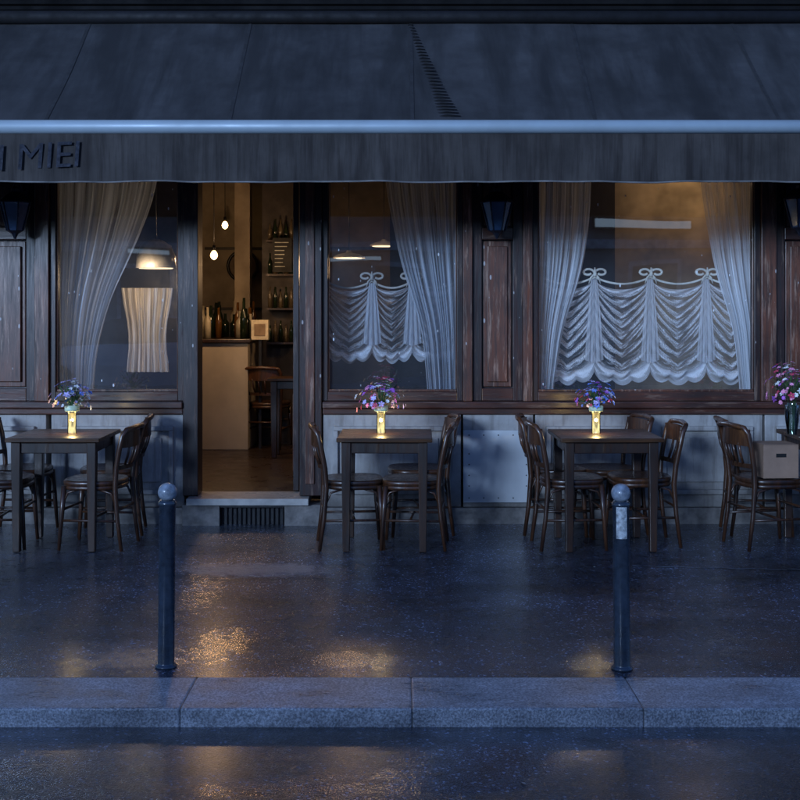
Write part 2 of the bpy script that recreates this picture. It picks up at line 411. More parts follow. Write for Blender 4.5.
fr=MB()
def post(a,b,y0=-0.04,y1=0.14,z0=0.917,z1=ZT,m=0): fr.box(X(a),X(b),YF+y0,YF+y1,z0,z1,m)
def window(a,b):
    t=6
    post(a,a+t,-0.01,0.10,m=1); post(b-t,b,-0.01,0.10,m=1)
    fr.box(X(a+t),X(b-t),YF-0.01,YF+0.10,0.917,0.985,2)
    fr.box(X(a+t)+.001,X(b-t)-.001,YF+0.005,YF+0.03,0.985,1.003,0)
    for q in (a+t,b-t-1.4): fr.box(X(q)+.001,X(q+1.4)-.001,YF+0.005,YF+0.03,1.004,ZT,0)
    return a+t,b-t
def redpanel(a,b):
    x0,x1=X(a),X(b)
    fr.box(x0,x1,YF+0.05,YF+0.12,0.917,ZT,1)
    st=0.075 if b-a>45 else 0.05
    fr.box(x0,x0+st,YF-0.0,YF+0.05,0.917,ZT,1); fr.box(x1-st,x1,YF-0.0,YF+0.05,0.917,ZT,1)
    for zz0,zz1 in ((0.917,1.01),(2.13,2.22)): fr.box(x0+st,x1-st,YF,YF+0.05,zz0,zz1,2)
    xa,xb=x0+st+0.012,x1-st-0.012
    fr.box(xa,xb,YF+0.025,YF+0.05,1.022,2.118,0); fr.box(xa+0.03,xb-0.03,YF+0.002,YF+0.025,1.06,2.08,0)
    fr.box(xa,xb,YF+0.025,YF+0.05,2.232,ZT-0.03,0)
wins=[]
redpanel(-40,36); post(36,50); wins.append(window(50,184)); post(184,199,-0.05,0.16,z0=0.21,m=1)
post(300,322,-0.05,0.16,z0=0.21,m=1); post(306,315,-0.065,-0.05,z0=0.3,m=0)
wins.append(window(322,463)); post(463,472,m=0); redpanel(472,523); post(523,532,m=0); wins.append(window(532,760)); post(760,775)
redpanel(775,840); post(840,852); wins.append(window(852,1080)); post(1080,1095)
redpanel(1095,1150); wins.append(window(1150,1400)); post(1400,1420); redpanel(1420,1590)
post(-55,-40); wins.append(window(-290,-55)); post(-305,-290); redpanel(-365,-305); wins.append(window(-600,-365)); post(-620,-600); redpanel(-790,-620)
fr.obj('shopfront_joinery',[WOOD_RED,WOOD_DARK,WOOD_REDX],B,bevel=0.005)
gl=MB()
for a,b in wins: gl.quad([(X(a)-.01,YF+0.05,0.95),(X(b)+.01,YF+0.05,0.95),(X(b)+.01,YF+0.05,ZT+.01),(X(a)-.01,YF+0.05,ZT+.01)])
gl.obj('window_panes',[GLASS],B)
ds=MB()
ds.box(X(190),X(310),YF-0.16,YF+0.2,0.155,0.205,0)
ds.box(X(185),X(222),YF-0.12,YF+0.2,-0.05,0.153,1); ds.box(X(286),X(322),YF-0.12,YF+0.2,-0.05,0.153,1)
ds.box(X(222),X(286),YF-0.06,YF+0.2,-0.05,0.153,2)
for i in range(14):
    xx=X(224)+i*(X(284)-X(224))/13.0; ds.box(xx-0.004,xx+0.004,YF-0.08,YF-0.06,0.0,0.129,2)
ds.box(X(222),X(286),YF-0.11,YF-0.06,0.13,0.152,2)
ds.obj('door_step',[STEP,STONE,DARK],B,bevel=0.008)
dl=MB()
xh=X(297)
dl.box(xh-0.045,xh,YF+0.17,YF+0.85,0.215,ZT,0)
dl.box(xh-0.055,xh-0.045,YF+0.25,YF+0.77,0.35,0.95,1)
dl.obj('door_leaf',[WOOD_DARK,WOOD_RED],B,bevel=0.004)
dh=MB(); dh.lathe([(0.008,1.05),(0.016,1.1),(0.016,1.3),(0.008,1.35)],xh-0.075,YF+0.78,0,10); dh.obj('door_handle',[simple('brass',(0.5,0.35,0.12),0.3,metal=0.9)],B)
it=MB()
YB=13.6
it.box(-8.8,8.8,YF+0.2,YB+0.1,0.1,0.2,0)
it.box(-8.8,8.8,YB,YB+0.1,0.2,3.1,1)
it.box(-8.8,8.8,YF+0.35,YB+0.1,3.1,3.2,2)
it.box(-8.9,-8.8,YF+0.2,YB+0.1,0.1,3.2,1); it.box(8.8,8.9,YF+0.2,YB+0.1,0.1,3.2,1)
for a,b in [(-790,184),(323,1590)]: it.box(X(a),X(b),YF+0.201,YF+0.26,0.2,0.90,3)
it.box(PX(236,12.6),PX(251,12.6),12.5,12.7,0.2,3.1,1)
it.box(PX(262,12.2),PX(330,12.2),12.2,12.35,0.2,3.1,4)
it.box(PX(20,10.6),PX(188,10.6),10.7,10.8,0.2,3.1,3)
it.box(PX(390,10.9),PX(480,10.9),10.9,11.0,0.2,3.1,3)
it.box(PX(330,12.7),PX(400,12.7),12.7,12.8,0.2,1.75,3)
it.box(PX(520,10.4),PX(617,10.4),10.5,10.6,0.2,3.1,3)
it.box(PX(617,10.4),PX(830,10.4),10.5,10.6,0.2,3.1,5)
for i in range(3): it.box(PX(205,YB),PX(700,YB),YB-0.02,YB-0.001,0.9+i*0.7,0.93+i*0.7,3)
it.obj('interior_shell',[INFLOOR,PLAST,CEIL,simple('dark_panelling',(0.030,0.023,0.021),0.5),simple('dark_wall',(0.026,0.018,0.015),0.6),OCHRE],B)

# ------------------------------------------------------------ awning
A=empty('awning')
YA=7.5; ZB=2.77; XA=7.2
def awnf(u,v):
    y=YF-0.16+(YA-YF+0.16)*v; z=3.74+(ZB+0.02-3.74)*v
    x=-XA+2*XA*u
    sag=-0.012*sin(pi*v)
    wr=0.009*sin(x*7.1+v*3)*sin(pi*v)+0.007*sin(x*2.7-v*5)+0.006*sin(x*17+v*9)*sin(pi*v)*(0.5+0.5*sin(x*1.3))
    return (x,y,z+sag+wr)
af=MB(); af.grid(awnf,360,26)
af.obj('canvas',[AWN],A)
se=MB()
for xx in [i*1.18-7.0 for i in range(12)]:
    pts=[Vector(awnf((xx+XA)/(2*XA),j/24))+Vector((0,0,0.002)) for j in range(25)]
    for j in range(24):
        p0,p1=pts[j],pts[j+1]
        se.quad([p0+Vector((-.012,0,.003)),p0+Vector((.012,0,.003)),p1+Vector((.012,0,.003)),p1+Vector((-.012,0,.003))])
se.obj('canvas_seams',[simple('seam_canvas',(0.015,0.015,0.018),0.8)],A)
lc=MB()
x0,x1=PX(408,8.6),PX(452,7.6)
n=34
for j in range(n):
    t=j/(n-1)
    if t<0.03 or t>0.96: continue
    xx=x0*(1-t)+x1*t
    P=Vector(awnf((xx+XA)/(2*XA),t)); w_=0.016+0.060*t
    lc.tube([P+Vector((-w_,0.014,0.004)),P+Vector((-w_*0.2,0,0.012)),P+Vector((w_,-0.014,0.004))],[0.004,0.0075,0.003],0,6)
lc.obj('canvas_lacing',[simple('lacing_cord',(0.008,0.008,0.010),0.8,spec=0.2)],A)
br=MB()
br.tube([(-XA,YA-0.02,ZB),(XA,YA-0.02,ZB)],0.045,0,20)
br.obj('front_bar',[BAR],A)
vl=MB()
def valf(u,v):
    x=-XA+2*XA*u
    z=ZB-0.035-(ZB-0.035-2.415)*v - (0.003*sin(x*5.1)+0.002*sin(x*13.0))*v
    y=YA-0.03+0.012*v*sin(x*9)+0.008*v*sin(x*23+1)
    return (x,y,z)
vl.grid(valf,420,8)
vl.obj('valance',[VAL],A)
hm=MB(); hm.tube([Vector(valf(i/420,1))+Vector((0,-0.003,0.004)) for i in range(421)],0.006,0,6)
hm.obj('valance_hem',[simple('hem_piping',(0.11,0.105,0.105),0.6)],A)
rb=MB(); rb.tube([(-XA,YF-0.2,3.75),(XA,YF-0.2,3.75)],0.05,0,16)
for xx in (-6.9,-3.6,3.6,6.9):
    rb.tube([(xx,YF-0.05,2.95),(xx*0.985,(YF+YA)/2,2.9),(xx,YA,2.76)],0.02,0,10)
rb.obj('roller_and_arms',[simple('awning_steel',(0.008,0.008,0.010),0.7,spec=0.2)],A)
txt=bpy.data.curves.new('awning_lettering','FONT'); txt.body='AMICI MIEI'; txt.size=0.235; txt.align_x='RIGHT'; txt.extrude=0.0005; txt.space_character=1.0; txt.shear=0.12
to=bpy.data.objects.new('lettering',txt); scene.collection.objects.link(to); to.parent=A
to.location=(PX(83,YA),YA-0.050,PZ(167,YA)); to.rotation_euler=(radians(90),radians(-3),0); txt.materials.append(INK)

# ------------------------------------------------------------ curtains
def interp(tab,t):
    for (a,xa),(b,xb) in zip(tab[:-1],tab[1:]):
        if t<=b:
            s=(t-a)/(b-a); return xa+(xb-xa)*s
    return tab[-1][1]
def smoothtab(tab,t):
    return (interp(tab,max(tab[0][0],t-14))+interp(tab,t)+interp(tab,min(tab[-1][0],t+14)))/3
def drape(name,left,right,Y,mat,folds=9,amp=0.03,py0=165,py1=395,seed=0):
    m=MB(); rr=random.Random(seed); ph=[rr.uniform(0,6.28) for _ in range(6)]
    def fn(u,v):
        py=py0+(py1-py0)*v
        a=smoothtab(left,py); b=smoothtab(right,py)
        uu=u+(0.035*sin(u*9+ph[0])+0.02*sin(u*23+ph[4]))*(1-abs(2*u-1))
        y=Y+amp*(sin(2*pi*folds*uu+ph[1]+0.7*sin(v*3+ph[2]))*(0.6+0.4*sin(u*11+ph[5]))+0.4*sin(2*pi*folds*2.3*uu+ph[3]+v*2))
        return (PX(a+(b-a)*u,Y),y,PZ(py,Y))
    m.grid(fn,120,40)
    return m.obj(name,[mat])
drape('sheer_curtain',[(165,54),(300,56),(345,58),(395,62)],[(165,162),(200,156),(250,136),(300,112),(350,98),(395,94)],9.04,DRAPE,8,0.06,seed=1)
drape('sheer_curtain',[(165,384),(200,388),(260,400),(330,422),(395,428)],[(165,460),(395,460)],9.04,DRAPE,7,0.055,seed=2)
drape('sheer_curtain',[(165,535),(395,536)],[(165,592),(220,590),(270,583),(330,563),(395,553)],8.99,DRAPEB,5,0.06,seed=3)
drape('sheer_curtain',[(165,700),(210,706),(270,716),(330,734),(395,741)],[(165,760),(395,760)],8.99,DRAPEB,5,0.06,seed=4)
drape('sheer_curtain',[(165,121),(290,121),(335,130),(375,126)],[(165,174),(290,174),(335,165),(375,170)],9.3,SHEERW,6,0.03,288,372,seed=5)
drape('sheer_curtain',[(165,860),(395,860)],[(165,930),(300,900),(395,880)],9.0,DRAPEB,6,seed=6)
drape('sheer_curtain',[(165,-100),(395,-75)],[(165,-60),(395,-60)],9.0,DRAPE,6,seed=8)

def swag(name,gx,py0,py1,Y,mat,bow=True,foldn=9):
    m=MB(); rr=random.Random(int(py0*7))
    for a,b in zip(gx[:-1],gx[1:]):
        ph=rr.uniform(0,6)
        def fn(u,v):
            s=(4*u*(1-u))**0.75
            H=py1-py0
            mid=H*(0.10+0.87*v); edge=H*(0.88*v**2.2)
            py=py0+edge*(1-s)+mid*s
            py+= v**5*(4.5*abs(sin(u*pi*3)))
            q=2*u-1
            xx=0.5+0.5*(abs(q)**(1.0+0.55*sin(pi*v)))*(1 if q>0 else -1)
            x=a+(b-a)*xx
            y=Y+0.028*sin(2*pi*foldn*v+ph+1.4*sin(u*5+ph))*(0.3+0.7*s)+0.012*sin(2*pi*3*u)*v
            return (PX(x,Y),y,PZ(py,Y))
        m.grid(fn,36,100)
    rod=[]
    for i in range(61):
        t=i/60; x=gx[0]+(gx[-1]-gx[0])*t
        d=0
        for a,b in zip(gx[:-1],gx[1:]):
            if a<=x<=b: q=(x-a)/(b-a); d=4*q*(1-q)*7
        rod.append((PX(x,Y),Y-0.02,PZ(py0-2+d,Y)))
    m.tube(rod,0.009,1,6)
    for gxx in gx[1:-1]:
        def tf(u,v):
            wd=3.0+6.5*v**0.8
            return (PX(gxx+wd*(2*u-1),Y-0.05),Y-0.05+0.014*sin(u*pi*7)*(0.3+v),PZ(py0+(py1-py0)*(0.80*v)-3*v*abs(2*u-1),Y-0.05))
        m.grid(tf,26,20,2)
    if bow:
        for gxx in gx[1:-1]:
            cx,cz=PX(gxx,Y),PZ(py0-5,Y)
            for sgn in (-1,1):
                pts=[]
                for i in range(14):
                    a=i/13*2*pi*0.92
                    r_=0.045*(1-0.03*i)
                    pts.append((cx+sgn*(0.05-r_*cos(a)),Y-0.03,cz+0.012+r_*0.62*sin(a)))
                m.tube(pts,0.010,1,6)
                m.tube([(cx,Y-0.03,cz),(cx+sgn*0.03,Y-0.035,cz-0.03),(cx+sgn*0.045,Y-0.03,cz-0.075)],[0.010,0.008,0.003],1,6)
            m.tube([(cx,Y-0.04,cz-0.02),(cx,Y-0.045,cz),(cx,Y-0.04,cz+0.05)],[0.012,0.014,0.004],1,8)
    return m.obj(name,[mat,simple('lace_trim',(0.85,0.78,0.66) if mat==LACE else (0.45,0.42,0.38),0.7),TAIL if mat==LACE else DRAPE])
swag('lace_swag_curtain',[541,594,650,706,757],279,384,9.10,LACE)
swag('lace_swag_curtain',[326,372,412,457],283,362,9.13,LACE2,True)

# ------------------------------------------------------------ wall lanterns
def lantern(px,py):
    Xc,Yc,zc=PX(px,8.6),8.6,PZ(py,8.6)
    m=MB(); 
    m.lathe([(0.055,zc-0.13),(0.06,zc-0.115),(0.105,zc+0.06),(0.11,zc+0.075)],Xc,Yc,1,6,False)
    m.lathe([(0.125,zc+0.076),(0.118,zc+0.09),(0.05,zc+0.15),(0.03,zc+0.155),(0.03,zc+0.18),(0.012,zc+0.2),(0.004,zc+0.225)],Xc,Yc,0,6,False)
    m.lathe([(0.008,zc-0.19),(0.02,zc-0.165),(0.03,zc-0.15),(0.062,zc-0.131)],Xc,Yc,0,6,False)
    for i in range(6):
        a=2*pi*i/6
        m.tube([(Xc+0.06*cos(a),Yc+0.06*sin(a),zc-0.13),(Xc+0.113*cos(a),Yc+0.113*sin(a),zc+0.077)],0.007,0,6)
    m.tube([(Xc,Yc,zc+0.2),(Xc,Yc+0.03,zc+0.27),(Xc,Yc+0.12,zc+0.27),(Xc,YF+0.02,zc+0.15)],0.012,0,8)
    m.box(Xc-0.04,Xc+0.04,YF-0.012,YF+0.02,zc+0.05,zc+0.24,0)
    m.obj('wall_lantern',[LANT,simple('lantern_pane',(0.025,0.055,0.12),0.12,coat=0.5)],bevel=0.002)
for px,py in ((15,213),(497,213),(800,210)): lantern(px,py)

cv=MB(); cv.box(X(463),X(531),YF-0.052,YF-0.022,0.16,0.70,0)
for i in range(5):
    for zz in (0.19,0.66): cv.box(X(468)+i*0.11,X(468)+i*0.11+0.009,YF-0.0555,YF-0.0515,zz,zz+0.009,1)
for zz in (0.28,0.36,0.44,0.52): 
    cv.box(X(468),X(468)+0.009,YF-0.0555,YF-0.0515,zz,zz+0.009,1); cv.box(X(525),X(525)+0.009,YF-0.0555,YF-0.0515,zz,zz+0.009,1)
cv.obj('utility_cover_panel',[COVER,BLACK],bevel=0.004)

# ------------------------------------------------------------ furniture
def chair_mesh():
    m=MB(); 
    seg=28; out=[]
    for i in range(seg):
        a=2*pi*i/seg; e=0.72
        cx=abs(cos(a))**e*(1 if cos(a)>0 else -1); sy=abs(sin(a))**e*(1 if sin(a)>0 else -1)
        out.append((0.205*cx, 0.20*sy*(1+0.06*cx)))
    b=len(m.v)
    lv=[(0.435,0.97),(0.44,1.0),(0.458,1.0),(0.466,0.96),(0.460,0.80),(0.456,0.4)]
    for z,s in lv:
        for (x,y) in out: m.v.append((x*s,y*s,z))
    for j in range(len(lv)-1):
        for i in range(seg):
            i2=(i+1)%seg; m.face([b+j*seg+i,b+j*seg+i2,b+(j+1)*seg+i2,b+(j+1)*seg+i],0,True)
    m.face([b+i for i in range(seg)][::-1]); m.face([b+(len(lv)-1)*seg+i for i in range(seg)])
    m.tube([(x*0.93,y*0.93,0.42) for x,y in out],0.017,0,6,True)
    def back(sy):
        return [(-0.235,sy*0.175,0.0),(-0.205,sy*0.172,0.22),(-0.19,sy*0.17,0.42),(-0.20,sy*0.178,0.55),(-0.225,sy*0.188,0.68),(-0.245,sy*0.185,0.77)]
    arc=[(-0.262-0.028*cos(t*pi/2),0.172*sin(t*pi/2)*1.0,0.822-0.012*abs(t)) for t in (-0.85,-0.6,-0.3,0,0.3,0.6,0.85)]
    path=back(-1)+arc+back(1)[::-1]
    rad=[0.012,0.015,0.018,0.018,0.018,0.018]+[0.018]*7+[0.018,0.018,0.018,0.018,0.015,0.012]
    m.tube(path,rad,0,8)
    def arcx(y,x0): return x0-0.045*(1-(y/0.18)**2)
    m.slab_curve([(arcx(y,-0.235),y,0.745) for y in [-.182+.364*i/10 for i in range(11)]],0.11,0.012)
    m.slab_curve([(arcx(y,-0.205)+0.015,y,0.555) for y in [-.176+.352*i/8 for i in range(9)]],0.03,0.012)
    for yy in (-0.09,-0.03,0.03,0.09):
        x0=arcx(yy,-0.205)+0.015; x1=arcx(yy,-0.235)
        m.tube([(x0,yy*0.9,0.56),((x0+x1)/2-0.005,yy*1.05,0.63),(x1,yy*1.1,0.71)],[0.008,0.009,0.008],0,6)
    for sy in (-1,1):
        m.tube([(0.165,sy*0.165,0.43),(0.178,sy*0.172,0.25),(0.195,sy*0.182,0)],[0.019,0.017,0.011],0,8)
        m.tube([(-0.205,sy*0.172,0.20),(0.18,sy*0.174,0.20)],0.009,0,6)
        m.tube([(0.176,sy*0.17,0.30),(0.14,sy*0.165,0.385),(0.04,sy*0.17,0.415)],0.008,0,6)
        m.tube([(-0.198,sy*0.17,0.30),(-0.16,sy*0.165,0.385),(-0.06,sy*0.17,0.415)],0.008,0,6)
    m.tube([(0.0,-0.175,0.20),(0.0,0.175,0.20)],0.009,0,6)
    m.tube([(0.176,-0.172,0.27),(0.176,0.172,0.27)],0.009,0,6)
    m.tube([(-0.205,-0.172,0.27),(-0.205,0.172,0.27)],0.009,0,6)
    return m
_first=chair_mesh().obj('bistro_chair',[WOOD_CHAIR])
chair_me=_first.data; bpy.data.objects.remove(_first)
def chair(x,y,rot,s=1.0):
    o=bpy.data.objects.new('bistro_chair',chair_me); scene.collection.objects.link(o)
    o.location=(x,y,0.0035); o.rotation_euler=(0,0,radians(rot)); o.scale=(s,s,s)
    return o
def table(x,y,w=0.64,d=0.6,rot=0):
    m=MB(); h=0.755
    m.box(-w/2,w/2,-d/2,d/2,h-0.028,h,0)
    m.box(-w/2+0.05,w/2-0.05,-d/2+0.045,-d/2+0.065,h-0.105,h-0.029,1); m.box(-w/2+0.05,w/2-0.05,d/2-0.065,d/2-0.045,h-0.105,h-0.029,1)
    m.box(-w/2+0.045,-w/2+0.065,-d/2+0.066,d/2-0.066,h-0.105,h-0.029,1); m.box(w/2-0.065,w/2-0.045,-d/2+0.066,d/2-0.066,h-0.105,h-0.029,1)
    for sx in (-1,1):
        for sy in (-1,1):
            cx,cy=sx*(w/2-0.062),sy*(d/2-0.062); b=len(m.v)
            for z,t in ((0,0.023),(h-0.12,0.031),(h-0.029,0.031)):
                m.v+=[(cx-t,cy-t,z),(cx+t,cy-t,z),(cx+t,cy+t,z),(cx-t,cy+t,z)]
            for j in range(2):
                for k2 in range(4):
                    m.face([b+j*4+k2,b+j*4+(k2+1)%4,b+j*4+4+(k2+1)%4,b+j*4+4+k2],1)
            m.face([b+3,b+2,b+1,b],1); m.face([b+8,b+9,b+10,b+11],1)
    return m.obj('wooden_table',[WOOD_TABLE,WOOD_TLEG],bevel=0.005,loc=(x,y,0.003),rotz=radians(rot))
TY=7.98
tabs=[(-2.285,0.62),(-0.098,0.63),(1.39,0.68),(2.98,0.64)]
for (tx,w_),r_ in zip(tabs,(0.5,-1,1,-1)): table(tx,TY,w_,0.62,r_)
chs=[(-2.245+0.19,7.93,174),(-2.245+0.16,8.42,188),(-2.245-0.46,7.95,4),(-2.245-0.48,8.42,-5),
     (-0.098-0.22,7.94,6),(-0.098+0.18,7.93,175),(-0.098+0.22,8.42,187),
     (1.39-0.23,7.93,4),(1.39-0.25,8.42,-8),(1.39+0.25,8.02,183),(1.39+0.10,8.42,192),
     (2.96-0.46,7.95,12),(2.96-0.38,8.42,-3),(2.96+0.44,7.95,180),
     ]
for cxx,cyy,rt in chs: chair(cxx,cyy,rt,random.uniform(0.985,1.015))
bx=MB(); cx,cy=2.96-0.45,7.93
bx.box(-0.12,0.12,-0.11,0.11,0,0.006,0); bx.box(-0.12,0.12,-0.11,-0.105,0.006,0.22,0); bx.box(-0.12,0.12,0.105,0.11,0.006,0.22,0)
bx.box(-0.12,-0.115,-0.105,0.105,0.006,0.22,0); bx.box(0.115,0.12,-0.105,0.105,0.006,0.22,0)
bx.box(-0.12,0.12,-0.112,0.0,0.221,0.226,0); bx.box(-0.12,0.12,0.002,0.112,0.221,0.226,0)
bx.box(-0.035,0.035,-0.113,-0.1105,0.14,0.165,1)
bx.obj('cardboard_box',[CARD,BLACK],loc=(cx+0.03,cy,0.475),rotz=radians(4),bevel=0.002)

# ------------------------------------------------------------ flower vases
def petalmat(n,c): return simple(n,c,0.6,0.3,40)
PM={'white':petalmat('petal_white',(0.85,0.85,0.9)),'lilac':petalmat('petal_lilac',(0.55,0.47,0.88)),'blue':petalmat('petal_blue',(0.18,0.30,0.82)),
    'pink':petalmat('petal_pink',(0.88,0.30,0.52)),'red':petalmat('petal_red',(0.6,0.05,0.13)),'purple':petalmat('petal_purple',(0.42,0.12,0.6)),'yellow':petalmat('petal_yellow',(0.8,0.6,0.15))}
def vglass():
    m,nt,out=newmat('vase_glass'); tr=N(nt,'ShaderNodeBsdfTransparent'); tr.inputs[0].default_value=(0.85,0.92,0.88,1)
    gl_=N(nt,'ShaderNodeBsdfGlossy'); gl_.inputs['Roughness'].default_value=0.05
    fr_=N(nt,'ShaderNodeFresnel'); fr_.inputs['IOR'].default_value=1.6
    mx=N(nt,'ShaderNodeMixShader'); L(nt,math_(nt,'ADD',math_(nt,'MULTIPLY',fr_.outputs[0],1.6),0.04,True),mx.inputs[0]); L(nt,tr.outputs[0],mx.inputs[1]); L(nt,gl_.outputs[0],mx.inputs[2])
    L(nt,mx.outputs[0],out.inputs['Surface']); return m
VASEG=vglass()
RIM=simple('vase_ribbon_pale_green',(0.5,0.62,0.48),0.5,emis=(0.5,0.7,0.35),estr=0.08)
def addlight(x,y,z,e,col=(1,0.60,0.30),size=0.08,name='lamp_light'):
    ld=bpy.data.lights.new(name,'POINT'); ld.energy=e; ld.color=col; ld.shadow_soft_size=size
    o=bpy.data.objects.new(name,ld); o.location=(x,y,z); scene.collection.objects.link(o)
def blossoms(m,rr,cx,cy,cz,rx,rz,n,mats):
    for i in range(n):
        a=rr.uniform(0,2*pi); el=rr.uniform(-0.25,1)*pi/2; q=rr.uniform(0.45,1.15)
        P=Vector((cx+rx*q*cos(a)*cos(el),cy+rx*0.8*q*sin(a)*cos(el),cz+rz*q*sin(el)))
        nrm=(P-Vector((cx,cy,cz-0.05))).normalized()
        t1=nrm.orthogonal().normalized(); t2=nrm.cross(t1)
        mi=rr.choice(mats); R=rr.uniform(0.008,0.024); np_=rr.choice((5,6,7)); a0=rr.uniform(0,6)
        for k in range(np_):
            an=a0+2*pi*k/np_; d=t1*cos(an)+t2*sin(an); s=t1*-sin(an)+t2*cos(an)
            c0=P; c1=P+d*R*0.6+s*R*0.35+nrm*R*0.25; c2=P+d*R*1.1+nrm*R*rr.uniform(-.1,.4); c3=P+d*R*0.6-s*R*0.35+nrm*R*0.25
            m.quad([c0,c1,c2,c3],mi)
        m.quad([P+nrm*0.003+t1*0.003,P+nrm*0.003+t2*0.003,P+nrm*0.003-t1*0.003,P+nrm*0.003-t2*0.003],3+6)
        if rr.random()<0.5:
            m.tube([(cx+rr.uniform(-.01,.01),cy,cz-0.06),tuple((Vector((cx,cy,cz-0.04))+P)/2+Vector((0,0,0.008))),tuple(P)],0.0014,2,4)
    for i in range(n//2):
        a=rr.uniform(0,2*pi); d=Vector((cos(a),sin(a)*0.8,rr.uniform(0.0,1.3))).normalized(); l=rr.uniform(0.5,1.2)*rx
        P=Vector((cx,cy,cz-0.03))+d*l; s=d.cross(Vector((0,0,1))).normalized()*0.007
        m.quad([P-d*0.03,P+s,P+d*0.03,P-s],2)
def vase(px,Y,cols,rx=0.13,rz=0.13,seed=0,lit=True,n=90,tall=0.155,zoff=0):
    rr=random.Random(seed); m=MB(); x=PX(px,Y); z0=0.759
    if lit:
        m.lathe([(0.022,z0+0.006),(0.024,z0+0.012),(0.024,z0+tall-0.02),(0.019,z0+tall-0.012)],x,Y,0,16)
        addlight(x,Y,z0+0.09,4.5,(1,0.64,0.28),0.015,'vase_light')
    m.lathe([(0.030,z0),(0.032,z0+0.003),(0.030,z0+0.02),(0.030,z0+tall),(0.032,z0+tall+0.01)],x,Y,8,20,cap=False)
    m.lathe([(0.046,z0+tall),(0.049,z0+tall+0.008),(0.049,z0+tall+0.032),(0.042,z0+tall+0.038)] if lit else [(0.03,z0),(0.045,z0+0.1),(0.05,z0+tall)],x,Y,1 if lit else 8,20,cap=lit)
    for i in range(8):
        a=rr.uniform(0,6.28); m.tube([(x+0.01*cos(a),Y+0.01*sin(a),z0+(tall if lit else 0.02)),(x+0.03*cos(a),Y+0.03*sin(a),z0+tall+0.07)],0.0018,2,5)
    blossoms(m,rr,x,Y,z0+tall+0.065+zoff,rx,rz,n,[3+i for i in range(len(cols))])
    mats=[CANDLE,RIM,GREEN]+[PM[c] for c in cols]
    while len(mats)<8: mats.append(PM[cols[0]])
    mats.append(VASEG); mats.append(PM['yellow'])
    return m.obj('flower_vase',mats)
vase(72,7.95,['lilac','white','blue','white','lilac'],0.135,0.14,1)
vase(381,7.95,['pink','lilac','purple','white','red'],0.155,0.15,2)
vase(596,7.95,['blue','purple','red','lilac','blue'],0.155,0.13,3)
vase(792,7.9,['pink','red','white','pink','purple'],0.18,0.18,4,False,120,0.2,0.03)

# ------------------------------------------------------------ bollards
def bollard(px,py,sticker=False):
    Y=F*EYE/(py-310); x=PX(px,Y); m=MB(); H=0.825; R=0.037
    m.lathe([(0.048,0.0),(0.048,0.008),(R+0.002,0.014),(R,0.02),(R,H-0.10),(R+0.004,H-0.098),(R+0.004,H-0.085),(R-0.001,H-0.082),(R-0.003,H-0.077)],0,0,0,32)
    prof=[]
    for i in range(15):
        a=-pi/2+0.45+(pi-0.45)*i/14; prof.append((max(0.0005,0.043*cos(a)),H-0.042+0.042*sin(a)))
    m.lathe([(0.022,H-0.0775),(0.022,H-0.07)]+prof,0,0,1,32)
    if sticker:
        b=len(m.v); n=10
        for j,z in enumerate((0.585,0.74)):
            for i in range(n+1):
                a=-pi/2-0.75+1.3*i/n; m.v.append(((R+0.0012)*cos(a),(R+0.0012)*sin(a),z))
        for i in range(n): m.face([b+i,b+i+1,b+n+1+i+1,b+n+1+i],2,True)
    o=m.obj('bollard',[BOLL,BALLM,STICK],loc=(x,Y,0.001))
    o.rotation_euler=(0,radians(0.5 if px<400 else -0.4),0)
bollard(166,667); bollard(622,669,True)

# ------------------------------------------------------------ interior objects
bc=MB(); Yc=11.7
bc.box(PX(120,Yc),PX(248,Yc),Yc,Yc+1.6,0.2,1.27,0); bc.box(PX(118,Yc),PX(251,Yc),Yc-0.04,Yc+1.64,1.272,1.31,1)
bc.obj('bar_counter',[CREAM,WOOD_DARK],bevel=0.006)
bo=MB(); rr=random.Random(5)
for i in range(34):
    bxx=rr.uniform(PX(180,Yc),PX(247,Yc)); by=rr.uniform(Yc+0.1,Yc+1.2); h=rr.uniform(0.24,0.42); r0=rr.uniform(0.032,0.046)
    z=1.312; bo.lathe([(r0,z),(r0,z+h*0.6),(r0*0.4,z+h*0.75),(r0*0.36,z+h)],bxx,by,rr.choice((0,0,0,1,2)),12)
bo.obj('wine_bottles',[BOTT,simple('amber_glass',(0.12,0.05,0.01),0.1),simple('pale_label',(0.4,0.35,0.25),0.4)])
sh=MB()
for i in range(4):
    z=1.25+i*0.35; sh.box(PX(266,12.0),PX(294,12.0),12.0,12.19,z,z+0.02,0)
    for j in range(5):
        xx=PX(268,12.0)+j*0.055; h=0.24 if (i+j)%3 else 0.19; sh.lathe([(0.022,z+0.021),(0.022,z+h*.62),(0.009,z+h*.8),(0.009,z+h)],xx+0.01,12.1,1+(j+i)%2,10)
sh.obj('bottle_shelf',[WOOD_DARK,BOTT,simple('label_bottle',(0.08,0.06,0.035),0.3)])
ck=MB(); Yk=13.55
cxk,czk=PX(243,Yk),PZ(266,Yk)
pts=[(cxk+0.17*cos(2*pi*i/32),Yk-0.03,czk+0.17*sin(2*pi*i/32)) for i in range(32)]
ck.tube(pts,0.018,0,8,True)
b=len(ck.v); ck.v+=[(cxk+0.165*cos(2*pi*i/32),Yk-0.02,czk+0.165*sin(2*pi*i/32)) for i in range(32)]; ck.face(range(b,b+32),1)
ck.tube([(cxk,Yk-0.03,czk),(cxk+0.07,Yk-0.03,czk+0.05)],0.006,0,5); ck.tube([(cxk,Yk-0.03,czk),(cxk-0.02,Yk-0.03,czk+0.12)],0.005,0,5)
ck.obj('wall_clock',[DARK,simple('clock_face',(0.12,0.08,0.05),0.6)])
cb=MB(); Yb=11.95
